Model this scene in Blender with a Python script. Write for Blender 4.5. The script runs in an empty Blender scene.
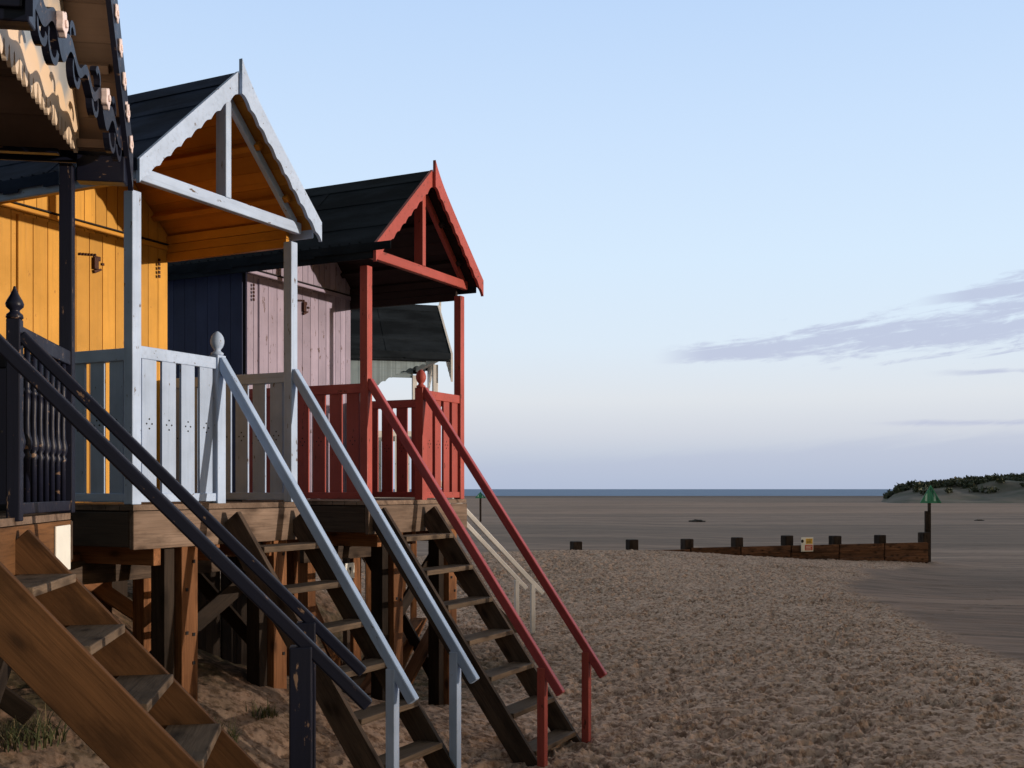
import bpy, bmesh, math, random
import numpy as np
from mathutils import Vector, Matrix

random.seed(7)
S = bpy.context.scene
COL = S.collection
CZ = 2.4                      # eye height above the beach datum
R = math.radians
SUN_EL, SUN_AZ = 3.5, -11.0    # degrees; azimuth from +X towards +Y

# ------------------------------------------------------------------ materials
def mat(name):
    m = bpy.data.materials.new(name); m.use_nodes = True
    nt = m.node_tree
    return m, nt, nt.nodes['Principled BSDF']

def N(nt, t, **kw):
    n = nt.nodes.new(t)
    for k, v in kw.items(): setattr(n, k, v)
    return n

def mix(nt, fac, a, b, blend='MIX'):
    n = N(nt, 'ShaderNodeMix', data_type='RGBA', blend_type=blend)
    for sock, v in ((n.inputs[0], fac), (n.inputs[6], a), (n.inputs[7], b)):
        if hasattr(v, 'is_linked'): nt.links.new(v, sock)
        elif isinstance(v, (int, float)): sock.default_value = v
        else: sock.default_value = (*v[:3], 1)
    return n.outputs[2]

def ramp(nt, src, stops):
    n = N(nt, 'ShaderNodeValToRGB')
    e = n.color_ramp.elements
    while len(e) < len(stops): e.new(0.5)
    for el, (p, c) in zip(e, stops):
        el.position = p
        el.color = (*c, 1) if isinstance(c, tuple) else (c, c, c, 1)
    nt.links.new(src, n.inputs[0])
    return n.outputs[0]

def math_(nt, op, a, b=None, c=None):
    n = N(nt, 'ShaderNodeMath', operation=op)
    for i, v in enumerate((a, b, c)):
        if v is None: continue
        if hasattr(v, 'is_linked'): nt.links.new(v, n.inputs[i])
        else: n.inputs[i].default_value = v
    return n.outputs[0]

def coords(nt, scale, space='Object', jitter=True):
    tc = N(nt, 'ShaderNodeTexCoord')
    mp = N(nt, 'ShaderNodeMapping'); mp.inputs['Scale'].default_value = scale
    src = tc.outputs[space]
    if jitter:
        oi = N(nt, 'ShaderNodeObjectInfo')
        k = math_(nt, 'MULTIPLY', oi.outputs['Random'], 37.0)
        va = N(nt, 'ShaderNodeVectorMath', operation='ADD')
        nt.links.new(src, va.inputs[0]); nt.links.new(k, va.inputs[1]); src = va.outputs[0]
    nt.links.new(src, mp.inputs[0])
    return mp.outputs[0]

def noise(nt, vec, scale=1.0, detail=4, rough=.55, dist=0.0):
    n = N(nt, 'ShaderNodeTexNoise')
    n.inputs['Scale'].default_value = scale; n.inputs['Detail'].default_value = detail
    n.inputs['Roughness'].default_value = rough; n.inputs['Distortion'].default_value = dist
    nt.links.new(vec, n.inputs['Vector'])
    return n.outputs[0]

def bump(nt, b, h, strength=.3, dist=.01):
    n = N(nt, 'ShaderNodeBump'); n.inputs['Strength'].default_value = strength
    n.inputs['Distance'].default_value = dist
    nt.links.new(h, n.inputs['Height']); nt.links.new(n.outputs[0], b.inputs['Normal'])

def stretch(axis, lo, hi):
    return tuple(lo if a == axis else hi for a in 'XYZ')

def paint(name, col, axis='X', rough=.45, chips=.30, under=(.10, .07, .05), vary=.25, spec=.22):
    m, nt, b = mat(name)
    g = noise(nt, coords(nt, stretch(axis, 1.6, 34)), 1.0, 5, .6)
    big = noise(nt, coords(nt, (1, 1, 1)), 3.2, 4, .6)
    dark = tuple(c * (1 - vary) for c in col)
    c = mix(nt, ramp(nt, big, [(.3, 0.), (.72, 1.)]), col, dark)
    geo = N(nt, 'ShaderNodeNewGeometry')
    isl = ramp(nt, geo.outputs['Random Per Island'], [(0, .76), (1, 1.10)])
    c = mix(nt, 1.0, c, isl, 'MULTIPLY')
    c = mix(nt, ramp(nt, g, [(.32, .45), (.5, 0.)]), c, tuple(x * .62 for x in col))
    ch = noise(nt, coords(nt, stretch(axis, 7, 22)), 1.0, 6, .65)
    k = ramp(nt, ch, [(.74 - .12 * chips, 0.), (.77 - .12 * chips, 1.)])
    c = mix(nt, k, c, under)
    nt.links.new(c, b.inputs['Base Color'])
    nt.links.new(ramp(nt, big, [(.2, rough - .08), (.8, rough + .2)]), b.inputs['Roughness'])
    b.inputs['Specular IOR Level'].default_value = spec
    bump(nt, b, g, .28, .006)
    return m

def wood(name, a, bcol, axis='X', rough=.75):
    m, nt, b = mat(name)
    v = coords(nt, stretch(axis, .9, 16))
    g = noise(nt, v, 1.0, 6, .62, .6)
    fine = noise(nt, coords(nt, stretch(axis, 3, 90)), 1.0, 3, .5)
    big = noise(nt, coords(nt, stretch(axis, .8, 3)), 1.0, 3, .5)
    c = mix(nt, ramp(nt, g, [(.3, 0.), (.68, 1.)]), a, bcol)
    c = mix(nt, ramp(nt, fine, [(.35, .5), (.52, 0.)]), c, tuple(x * .4 for x in a))
    c = mix(nt, ramp(nt, big, [(.38, .55), (.62, 0.)]), c, tuple(x * .45 for x in bcol))
    oi = N(nt, 'ShaderNodeObjectInfo')
    c = mix(nt, 1.0, c, ramp(nt, oi.outputs['Random'], [(0, .75), (1, 1.15)]), 'MULTIPLY')
    # knots
    sx = N(nt, 'ShaderNodeSeparateXYZ'); nt.links.new(coords(nt, (1, 1, 1)), sx.inputs[0])
    ia = 'XYZ'.index(axis); ot = [k for k in range(3) if k != ia]
    cx = N(nt, 'ShaderNodeCombineXYZ')
    nt.links.new(math_(nt, 'MULTIPLY', sx.outputs[ia], 2.6), cx.inputs[0])
    nt.links.new(math_(nt, 'MULTIPLY', math_(nt, 'ADD', sx.outputs[ot[0]], sx.outputs[ot[1]]), 6.0), cx.inputs[1])
    vo = N(nt, 'ShaderNodeTexVoronoi', voronoi_dimensions='2D'); vo.inputs['Scale'].default_value = 1.0
    nt.links.new(cx.outputs[0], vo.inputs['Vector'])
    sc2 = N(nt, 'ShaderNodeSeparateColor'); nt.links.new(vo.outputs['Color'], sc2.inputs[0])
    on = ramp(nt, sc2.outputs[0], [(.45, 0.), (.5, 1.)])
    k = math_(nt, 'MULTIPLY', ramp(nt, vo.outputs['Distance'], [(.06, 1.), (.17, 0.)]), on)
    c = mix(nt, math_(nt, 'MULTIPLY', k, .85), c, (.022, .012, .007))
    halo = math_(nt, 'MULTIPLY', ramp(nt, vo.outputs['Distance'], [(.12, .5), (.34, 0.)]), on)
    c = mix(nt, halo, c, tuple(x * .45 for x in a))
    blot = noise(nt, coords(nt, stretch(axis, 1.7, 5)), 1.0, 5, .65)
    c = mix(nt, ramp(nt, blot, [(.36, .7), (.50, 0.)]), c, tuple(x * .38 for x in a))
    nt.links.new(c, b.inputs['Base Color'])
    b.inputs['Roughness'].default_value = rough; b.inputs['Specular IOR Level'].default_value = .15
    bump(nt, b, g, .4, .008)
    return m

def plain(name, col, rough=.5, metal=0., sc=20, vary=.3):
    m, nt, b = mat(name)
    n = noise(nt, coords(nt, (1, 1, 1)), sc, 4, .6)
    nt.links.new(mix(nt, ramp(nt, n, [(.3, 0.), (.7, 1.)]), col, tuple(c * (1 - vary) for c in col)), b.inputs['Base Color'])
    b.inputs['Roughness'].default_value = rough; b.inputs['Metallic'].default_value = metal
    bump(nt, b, n, .2, .004)
    return m

def felt(name, col):
    m, nt, b = mat(name)
    n = noise(nt, coords(nt, (1, 1, 1)), 160, 3, .6)
    big = noise(nt, coords(nt, (.5, 1.6, 1.6)), 2.2, 4, .6)
    c = mix(nt, ramp(nt, n, [(.3, 0.), (.7, 1.)]), col, tuple(x * .40 for x in col))
    c = mix(nt, ramp(nt, big, [(.42, 0.), (.66, .7)]), c, tuple(x * 2.1 + .004 for x in col))
    nt.links.new(c, b.inputs['Base Color']); b.inputs['Roughness'].default_value = .95; b.inputs['Specular IOR Level'].default_value = .08
    bump(nt, b, n, .5, .005)
    return m

LB = (.43, .55, .76)          # light blue paint
M = {
 'blue':   paint('light_blue_paint', LB, chips=.85),
 'blueZ':  paint('light_blue_paint_boards', LB, 'Z', chips=.6),
 'sky_rail_blue': paint('skylit_rail_paint', (.38, .51, .74), rough=.38, chips=.7),  # bluer copy of the light blue, sky tint on the rails painted in
 'red':    paint('red_paint', (.40, .080, .064), chips=1.0, under=(.10, .03, .02)),
 'redZ':   paint('red_paint_boards', (.40, .080, .064), 'Z', chips=.8, under=(.10, .03, .02)),
 'rail_red': paint('rail_red_paint', (.38, .070, .074), rough=.32, chips=.4, under=(.10, .03, .02)),
 'navy':   paint('navy_paint', (.010, .012, .026), rough=.35, chips=.9, under=(.2, .13, .09)),
 'navyZ':  paint('navy_paint_boards', (.010, .012, .026), 'Z', rough=.35, chips=.1),
 'white':  paint('white_paint', (.80, .78, .76), chips=.2),
 'whiteZ': paint('white_paint_boards', (.80, .78, .76), 'Z', chips=.2),
 'yellowZ': paint('yellow_board_paint', (.66, .335, .050), 'Z', chips=.55, under=(.25, .1, .02), vary=.22),
 'yellow': paint('yellow_trim_paint', (.62, .29, .036), chips=.1, under=(.25, .1, .02)),
 'ochre':  paint('ochre_soffit_paint', (.50, .20, .022), rough=.6, chips=.05, under=(.2, .1, .02)),
 'lilacZ': paint('lilac_board_paint', (.37, .32, .42), 'Z', chips=1.0, under=(.10, .06, .05), vary=.25),
 'lilac':  paint('lilac_trim_paint', (.35, .30, .40), chips=.3),
 'purpleZ': paint('dark_purple_board_paint', (.042, .054, .115), 'Z', chips=.05),
 'paleblueZ': paint('pale_blue_board_paint', (.33, .42, .47), 'Z', chips=.1),
 'paleblue': paint('pale_blue_paint', (.33, .42, .47), chips=.1),
 'tan':    paint('tan_soffit_paint', (.30, .20, .14), rough=.6, chips=.05),
 'blacksof': paint('dark_soffit_stain', (.03, .018, .016), rough=.7, chips=.0),
 'felt_blue': felt('navy_roof_felt', (.017, .026, .050)),
 'felt_green': felt('black_green_roof_felt', (.012, .016, .021)),
 'raw':    wood('weathered_deck_wood', (.20, .135, .098), (.29, .21, .16)),
 'warm':   wood('warm_brown_stair_wood', (.11, .052, .022), (.21, .10, .042)),
 'dark':   wood('dark_stair_wood', (.060, .042, .032), (.11, .078, .058)),
 'tread':  wood('worn_tread_wood', (.12, .085, .06), (.20, .145, .10)),
 'post':   wood('treated_stilt_wood', (.20, .085, .036), (.36, .165, .075)),
 'tar':    wood('tarred_brace_wood', (.026, .018, .013), (.045, .032, .024)),
 'groyne': wood('weathered_groyne_wood', (.028, .020, .017), (.06, .042, .034), 'Z', .85),
 'plank':  wood('groyne_board_wood', (.06, .034, .023), (.25, .12, .066), 'X', .85),
 'metal':  plain('rusty_black_metal', (.05, .018, .012), .55, .6, 60),
 'pink':   plain('pinkish_white_rosette_paint', (.82, .68, .66), .5),
 'hole':   plain('dark_hole', (.012, .012, .014), .9),
 'noticew': plain('pale_notice_board', (.80, .80, .74), .55, 0, 6, .12),
 'sign_y': plain('sign_yellow', (.75, .45, .03), .4),
 'sign_r': plain('sign_red', (.55, .06, .03), .4),
 'green':  plain('green_topmark_paint', (.012, .22, .12), .45, 0, 30, .35),
 'greenl': plain('pale_green_slat', (.38, .62, .52), .45, 0, 30),
 
 'weed':   plain('dark_driftwood', (.03, .024, .02), .9),
}

def grass_mat():
    m, nt, b = mat('marram_grass_blade'); geo = N(nt, 'ShaderNodeNewGeometry')
    nt.links.new(ramp(nt, geo.outputs['Random Per Island'], [(0, (.04, .055, .015)), (.55, (.075, .085, .028)), (.75, (.13, .11, .05)), (1, (.22, .17, .085))]), b.inputs['Base Color'])
    b.inputs['Roughness'].default_value = .8
    return m
M['grass'] = grass_mat()

def add_sky_board():
    m, nt, b = mat('painted_cloud_board')
    tc = N(nt, 'ShaderNodeTexCoord'); sp = N(nt, 'ShaderNodeSeparateXYZ')
    nt.links.new(tc.outputs['Object'], sp.inputs[0])
    n = noise(nt, coords(nt, (1, 1, 1.4), jitter=False), 1.7, 2, .5, .2)
    c = ramp(nt, n, [(.30, (.22, .27, .32)), (.46, (.34, .36, .38)), (.58, (.62, .52, .42)), (.75, (.66, .42, .22))])
    wv = math_(nt, 'ABSOLUTE', math_(nt, 'SINE', math_(nt, 'MULTIPLY', sp.outputs[1], 11.0)))
    edge = math_(nt, 'SUBTRACT', sp.outputs[2], math_(nt, 'MULTIPLY_ADD', wv, .10, 2.36))
    k = ramp(nt, math_(nt, 'MULTIPLY_ADD', edge, 10., .5), [(0.35, 1.), (.65, 0.)])
    low = ramp(nt, math_(nt, 'MULTIPLY_ADD', sp.outputs[2], 4.0, -8.55), [(0, (.78, .64, .50)), (.9, (.75, .56, .38))])
    nt.links.new(mix(nt, k, c, low), b.inputs['Base Color']); b.inputs['Roughness'].default_value = .4
    return m
M['cloudboard'] = add_sky_board()

# ------------------------------------------------------------------ mesh helpers
class MB:
    def __init__(s): s.bm = bmesh.new(); s.mi = 0
    def face(s, vs):
        try:
            f = s.bm.faces.new(vs); f.material_index = s.mi
        except ValueError: pass
    def hexa(s, P):
        v = [s.bm.verts.new(p) for p in P]
        for q in ((0,3,2,1),(4,5,6,7),(0,1,5,4),(1,2,6,5),(2,3,7,6),(3,0,4,7)):
            s.face([v[i] for i in q])
        return s
    def box(s, x0, x1, y0, y1, z0, z1):
        return s.hexa([(x0,y0,z0),(x1,y0,z0),(x1,y1,z0),(x0,y1,z0),(x0,y0,z1),(x1,y0,z1),(x1,y1,z1),(x0,y1,z1)])
    def prism(s, poly, a0, a1, axis='x'):
        """poly: 2D points; extruded along axis. x: (y,z)  y: (x,z)"""
        f = (lambda p, a: (a, p[0], p[1])) if axis == 'x' else (lambda p, a: (p[0], a, p[1]))
        A = [s.bm.verts.new(f(p, a0)) for p in poly]; B = [s.bm.verts.new(f(p, a1)) for p in poly]
        n = len(poly)
        s.face(A[::-1]); s.face(B)
        for i in range(n): s.face([A[i], A[(i+1) % n], B[(i+1) % n], B[i]])
        return s
    def strip(s, xs, top, bot, a0, a1):
        """profile strip in (y,z): quads between top and bottom curves, extruded along x"""
        n = len(xs)
        g = [[s.bm.verts.new((a, xs[i], h[i])) for i in range(n)] for a in (a0, a1) for h in (top, bot)]
        t0, b0, t1, b1 = g
        for i in range(n - 1):
            s.face([t0[i], t0[i+1], b0[i+1], b0[i]]); s.face([t1[i+1], t1[i], b1[i], b1[i+1]])
            s.face([t0[i], t1[i], t1[i+1], t0[i+1]]); s.face([b0[i+1], b1[i+1], b1[i], b0[i]])
        s.face([t0[0], b0[0], b1[0], t1[0]]); s.face([t0[-1], t1[-1], b1[-1], b0[-1]])
        return s
    def lathe(s, prof, cx=0, cy=0, n=16):
        rings = []
        for r, z in prof:
            rings.append([s.bm.verts.new((cx + r*math.cos(2*math.pi*i/n), cy + r*math.sin(2*math.pi*i/n), z)) for i in range(n)])
        for a, b in zip(rings, rings[1:]):
            for i in range(n): s.face([a[i], a[(i+1) % n], b[(i+1) % n], b[i]])
        s.face(rings[0][::-1]); s.face(rings[-1])
        return s
    def disc(s, x, y, z, r, n=8, t=.002):      # small disc facing +x and -x
        return s.prism([(y + r*math.cos(2*math.pi*i/n), z + r*math.sin(2*math.pi*i/n)) for i in range(n)], x, x + t)
    def build(s, name, mats, parent=None, bevel=0., smooth=False, matrix=None):
        me = bpy.data.meshes.new(name)
        bmesh.ops.recalc_face_normals(s.bm, faces=s.bm.faces)
        s.bm.to_mesh(me); s.bm.free()
        for m in (mats if isinstance(mats, (list, tuple)) else [mats]): me.materials.append(m)
        if smooth:
            for p in me.polygons: p.use_smooth = True
        o = bpy.data.objects.new(name, me); COL.objects.link(o)
        if parent: o.parent = parent
        if matrix is not None: o.matrix_local = matrix
        if bevel:
            bv = o.modifiers.new('edge', 'BEVEL'); bv.width = bevel; bv.segments = 2; bv.limit_method = 'ANGLE'
        return o

def frame(p0, p1, up=(0, 0, 1)):
    p0, p1 = Vector(p0), Vector(p1)
    x = (p1 - p0).normalized(); u = Vector(up)
    y = u.cross(x)
    if y.length < 1e-4: y = Vector((0, 1, 0))
    y.normalize(); z = x.cross(y)
    m = Matrix((x, y, z)).transposed().to_4x4(); m.translation = p0
    return m, (p1 - p0).length

def beam(name, p0, p1, w, h, m, parent, bevel=.006, up=(0, 0, 1)):
    """timber from p0 to p1 (centre line); w across, h along up; grain along its own X"""
    mt, L = frame(p0, p1, up)
    k = MB(); k.box(0, L, -w/2, w/2, -h/2, h/2)
    return k.build(name, m, parent, bevel, matrix=mt)

def empty(name, loc, rz=0):
    o = bpy.data.objects.new(name, None); COL.objects.link(o)
    o.location = loc; o.rotation_euler = (0, 0, rz); o.empty_display_size = .2
    return o
def tag(o, label=None, cat=None, group=None, kind=None):
    for k, v in (('label', label), ('category', cat), ('group', group), ('kind', kind)):
        if v: o[k] = v
    return o

# ------------------------------------------------------------------ terrain
def sstep(a, b, x):
    t = np.clip((x - a) / (b - a), 0, 1); return t*t*(3 - 2*t)

G0, G1 = np.array((2.15, 36.0)), np.array((15.55, 41.5))      # groyne line
def groyne_side(x, y):                                          # >0 beyond the groyne
    d = (G1 - G0) / np.linalg.norm(G1 - G0)
    return -(x - G0[0]) * d[1] + (y - G0[1]) * d[0]
BX = np.array([0, 8, 12, 15.3, 20, 24, 28, 31, 34.6, 39, 41.5, 60.])
BV = np.array([7.4, 6.9, 6.8, 7.1, 7.7, 8.1, 8.8, 9.6, 11.3, 14.4, 16.0, 17.])

def vnoise(x, y, seed):
    xi = np.floor(x).astype(np.int64); yi = np.floor(y).astype(np.int64)
    fx = x - xi; fy = y - yi
    fx = fx*fx*fx*(fx*(fx*6-15)+10); fy = fy*fy*fy*(fy*(fy*6-15)+10)
    def h(a, b):
        n = (a * 374761393 + b * 668265263 + seed * 1274126177) & 0xffffffff
        n = ((n ^ (n >> 13)) * 1274126177) & 0xffffffff
        return ((n ^ (n >> 16)) & 0xffff) / 65535.0
    return (h(xi, yi)*(1-fx) + h(xi+1, yi)*fx)*(1-fy) + (h(xi, yi+1)*(1-fx) + h(xi+1, yi+1)*fx)*fy

def worley(x, y, seed):
    """distance to the nearest scattered point, and that point's own random number"""
    xi = np.floor(x).astype(np.int64); yi = np.floor(y).astype(np.int64)
    best = np.full(x.shape, 9.); rnd = np.zeros(x.shape)
    for dx in (-1, 0, 1):
        for dy in (-1, 0, 1):
            a, b = xi + dx, yi + dy
            n = (a * 374761393 + b * 668265263 + seed * 1274126177) & 0xffffffff
            n = ((n ^ (n >> 13)) * 1274126177) & 0xffffffff
            n2 = ((n ^ (n >> 15)) * 2246822519) & 0xffffffff
            px, py = a + (n & 0xffff)/65535., b + ((n >> 16) & 0xffff)/65535.
            d = np.sqrt((x - px)**2 + (y - py)**2); k = d < best
            best = np.where(k, d, best); rnd = np.where(k, (n2 & 0xffff)/65535., rnd)
    return best, rnd

def smooth_mask(x, y):        # 1 = flat tide-washed sand, 0 = trodden dry sand
    wob = (vnoise(x*.35, y*.35, 5) - .5) * .9 + (vnoise(x*1.6, y*1.6, 9) - .5) * .5
    a = sstep(-.55, .45, x - np.interp(y, BX, BV) + wob)
    b = sstep(-.4, 1.6, groyne_side(x, y) + wob * .6)
    return np.maximum(a, b)

def base_z(x, y):
    x = np.asarray(x, float); y = np.asarray(y, float)
    w = (x + 2.75) * .941 - (y - 5.5) * .339
    near = 1 - sstep(8.6, 12.0, y)
    z = -2.3 + .95 * sstep(1.4, -1.2, w) * near
    z += 1.15 * sstep(-1.25, -3.2, w) * (1 - sstep(14, 17, y))
    z -= .12 * sstep(2.5, 9, w) * near
    m = smooth_mask(x, y)
    z += -.10 * sstep(14, 24, y)
    gx = np.exp(-((x - 0.5) / 9.0)**2 - ((y - 35.5) / 6.5)**2) * .46
    z += gx * (1 - .85 * sstep(-.5, 2.5, groyne_side(x, y)))
    z -= .22 * np.maximum(sstep(-2.5, 3.0, x - np.interp(y, BX, BV)), sstep(-1, 3, groyne_side(x, y)))
    z -= .26 * sstep(4, 15, x) * sstep(24, 40, y) * (1 - sstep(60, 120, y))
    z -= .18 * sstep(60, 330, y)
    return z + CZ

def ground_z(x, y):
    return float(base_z(x, y))

def build_ground():
    th = np.concatenate([np.linspace(-180, -40, 60, endpoint=False), np.linspace(-40, -27, 60, endpoint=False),
                         np.linspace(-27, 27, 1080, endpoint=False), np.linspace(27, 40, 40, endpoint=False), np.linspace(40, 180, 61)])
    th = np.radians(th)
    r = [0.3]
    while r[-1] < 4: r.append(r[-1] * 1.06)
    while r[-1] < 38: r.append(r[-1] * 1.0027)
    while r[-1] < 65: r.append(r[-1] * 1.005)
    while r[-1] < 14000: r.append(r[-1] * 1.035)
    r = np.array(r)
    RR, TT = np.meshgrid(r, th, indexing='ij')
    X = RR * np.sin(TT); Y = RR * np.cos(TT)
    Z = base_z(X, Y)
    mk = smooth_mask(X, Y)
    dry = 1 - mk
    wx = X + .12 * (vnoise(X*2.1, Y*2.1, 31) - .5); wy = Y + .12 * (vnoise(X*2.1+9, Y*2.1, 32) - .5)
    c, s_ = math.cos(R(25)), math.sin(R(25))
    U = wx * c + wy * s_; V = -wx * s_ + wy * c
    n1 = vnoise(U / .15, V / .10, 1); n2 = vnoise(U / .085 + 40, V / .065, 2); n3 = vnoise(X / .042, Y / .042, 3)
    n0 = vnoise(X / 1.3, Y / 1.0, 4)
    def craters(su, sv, seed, r0, lo):
        f, k = worley(U / su, V / sv, seed)
        e = f / (r0*(.55 + .6*k))
        return np.clip((k - lo)/(1 - lo), 0, 1)**.6 * (np.clip(1 - e, 0, 1)**.85 - .14*np.exp(-((e - 1.12)/.24)**2))
    c1 = craters(.215, .13, 41, .56, .22); c2 = craters(.115, .075, 42, .52, .35)
    pit = np.clip(.52 - n1, 0, 1) * 2.0                      # footprints: rounded hollows
    amp = .22 + 1.1 * np.clip(vnoise(X / 2.3, Y / 1.7, 14)*.65 + vnoise(X / .8, Y / .6, 15)*.55, 0, 1.2)
    w_ = (X + 2.75) * .941 - (Y - 5.5) * .339
    sh = 1 - .72 * (1 - sstep(-.2, 1.6, w_)) * (1 - sstep(11, 16, Y))
    fade = 1 - sstep(45, 90, RR) * .8
    Z += dry * fade * amp * (sh * (-.115 * c1 - .060 * c2 - .02 * pit + .018 * (n2 - .5)) + .016 * (n3 - .5) + .045 * (n0 - .5))
    # footprint trails crossing the beach
    rt = np.random.RandomState(11)
    for (tx, ty, ang, n) in ((1.5, 12, 62, 40), (3.2, 10, 80, 46), (.8, 14, 35, 34), (6.0, 16, 120, 38), (2.0, 22, 15, 30), (4.5, 11, 48, 44), (9.0, 24, 165, 40), (11.5, 18, 75, 30), (12.5, 30, 100, 26)):
        a = math.radians(ang)
        for i in range(n):
            a += rt.normal() * .05; tx += .68*math.cos(a); ty += .68*math.sin(a)
            px_, py_ = tx - math.sin(a)*.10*(1 if i % 2 else -1), ty + math.cos(a)*.10*(1 if i % 2 else -1)
            rr_ = math.hypot(px_, py_); tt_ = math.atan2(px_, py_)
            i0, i1 = np.searchsorted(r, (rr_ - .4, rr_ + .4)); j0, j1 = np.searchsorted(th, (tt_ - .4/rr_, tt_ + .4/rr_))
            if i1 - i0 < 3 or j1 - j0 < 3: continue
            gx_, gy_ = X[i0:i1, j0:j1] - px_, Y[i0:i1, j0:j1] - py_
            e = np.sqrt(((gx_*math.cos(a) + gy_*math.sin(a))/.17)**2 + ((-gx_*math.sin(a) + gy_*math.cos(a))/.075)**2)
            sl_ = Z[i0:i1, j0:j1]; d = dry[i0:i1, j0:j1]*.8 + .2
            sl_ -= d * (.055 * np.clip(1.15 - e, 0, 1)**.7 - .022 * np.exp(-((e - 1.35)/.28)**2))
    # flats: low tidal ripples and pans running along the shore
    rp = (vnoise(X / 2.4, Y / .55, 6) - .5)*1.0 + 1.1*(vnoise(X / .75 + .4*vnoise(X/.6, Y/.6, 8), Y / .19, 16) - .5); rp2 = vnoise(X / 9, Y / 2.2, 7) - .5
    Z += mk * (.017 * rp + .04 * rp2) * (1 - sstep(70, 200, RR)) 
    nr, nc = X.shape
    co = np.stack([X, Y, Z], -1).reshape(-1, 3).astype(np.float32)
    idx = np.arange(nr * nc).reshape(nr, nc)
    q = np.stack([idx[:-1, :-1], idx[:-1, 1:], idx[1:, 1:], idx[1:, :-1]], -1).reshape(-1, 4)[:, ::-1]
    me = bpy.data.meshes.new('sand_ground')
    me.vertices.add(len(co)); me.vertices.foreach_set('co', co.ravel())
    me.loops.add(q.size); me.loops.foreach_set('vertex_index', q.ravel().astype(np.int32))
    me.polygons.add(len(q)); me.polygons.foreach_set('loop_start', (np.arange(len(q)) * 4).astype(np.int32))
    me.polygons.foreach_set('loop_total', np.full(len(q), 4, np.int32))
    me.polygons.foreach_set('use_smooth', np.ones(len(q), bool))
    at = me.attributes.new('wash', 'FLOAT', 'POINT'); at.data.foreach_set('value', mk.ravel().astype(np.float32))
    hut_shade = (1 - sstep(-.9, .7, w_ + .5*(vnoise(X/.5, Y/.5, 77) - .5))) * (1 - sstep(13, 17, Y))  # mask that darkens the ground under the huts, imitating their shade
    at = me.attributes.new('hut_shade', 'FLOAT', 'POINT'); at.data.foreach_set('value', hut_shade.ravel().astype(np.float32))
    me.update(calc_edges=True)
    m, nt, b = mat('sand')
    a = N(nt, 'ShaderNodeAttribute', attribute_name='wash').outputs['Fac']
    P = coords(nt, (1, 1, 1), 'Object', False)
    n = noise(nt, P, 1.2, 6, .65); f = noise(nt, P, 14, 5, .7)
    dryc = mix(nt, ramp(nt, n, [(.3, 0.), (.7, 1.)]), (.50, .345, .255), (.63, .455, .345))
    dryc = mix(nt, ramp(nt, f, [(.41, .9), (.52, 0.)]), dryc, (.20, .125, .085))
    f2 = noise(nt, P, 5.5, 5, .7)
    dryc = mix(nt, ramp(nt, f2, [(.36, .7), (.47, 0.)]), dryc, (.23, .145, .098))
    so_ = N(nt, 'ShaderNodeAttribute', attribute_name='hut_shade').outputs['Fac']
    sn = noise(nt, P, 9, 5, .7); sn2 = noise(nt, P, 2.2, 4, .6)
    shade_earth = mix(nt, ramp(nt, sn, [(.44, 0.), (.60, 1.)]), (.045, .034, .024), (.24, .15, .10))  # dark earth and weed tones carrying the under-hut shade
    shade_earth = mix(nt, ramp(nt, sn2, [(.46, 0.), (.58, .8)]), shade_earth, (.045, .045, .022))
    dryc = mix(nt, math_(nt, 'MULTIPLY', so_, .92), dryc, shade_earth)
    st = noise(nt, coords(nt, (.05, .55, 1), 'Object', False), 1.0, 6, .6)
    st2 = noise(nt, coords(nt, (.012, .075, 1), 'Object', False), 1.0, 4, .6)
    wet = mix(nt, ramp(nt, st, [(.38, 0.), (.62, 1.)]), (.27, .187, .137), (.43, .305, .23))
    wet = mix(nt, ramp(nt, st2, [(.42, .65), (.56, 0.)]), wet, (.215, .16, .12))
    st3 = noise(nt, coords(nt, (.5, 3.2, 1), 'Object', False), 1.0, 6, .7)
    wet = mix(nt, ramp(nt, st3, [(.36, .75), (.52, 0.)]), wet, (.15, .115, .088))
    st4 = noise(nt, coords(nt, (.16, 1.5, 1), 'Object', False), 1.0, 5, .65, .5)
    wet = mix(nt, ramp(nt, st4, [(.60, 0.), (.70, .6)]), wet, (.13, .105, .085))
    # darker wet strip near the water's edge; damp ground in the scoured pool by the groyne
    sp = N(nt, 'ShaderNodeSeparateXYZ'); nt.links.new(P, sp.inputs[0])
    wet = mix(nt, ramp(nt, math_(nt, 'DIVIDE', sp.outputs[1], 100.), [(.30, .8), (.46, 0.)]), wet, mix(nt, 1.0, wet, (.70, .645, .61), 'MULTIPLY'))
    far = ramp(nt, math_(nt, 'DIVIDE', sp.outputs[1], 500.), [(.66, 0.), (.76, .7), (.90, .8)])
    wet = mix(nt, far, wet, (.11, .085, .07))
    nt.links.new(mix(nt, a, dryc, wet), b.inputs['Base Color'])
    nt.links.new(ramp(nt, a, [(0, .95), (1, .72)]), b.inputs['Roughness'])
    b.inputs['Specular IOR Level'].default_value = .04
    fn = noise(nt, P, 45, 4, .7)
    bump(nt, b, fn, .5, .012)
    me.materials.append(m)
    o = bpy.data.objects.new('sand_ground', me); COL.objects.link(o)
    tag(o, 'churned brown beach sand running out to flat tidal sand', 'beach', kind='structure')
build_ground()

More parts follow.
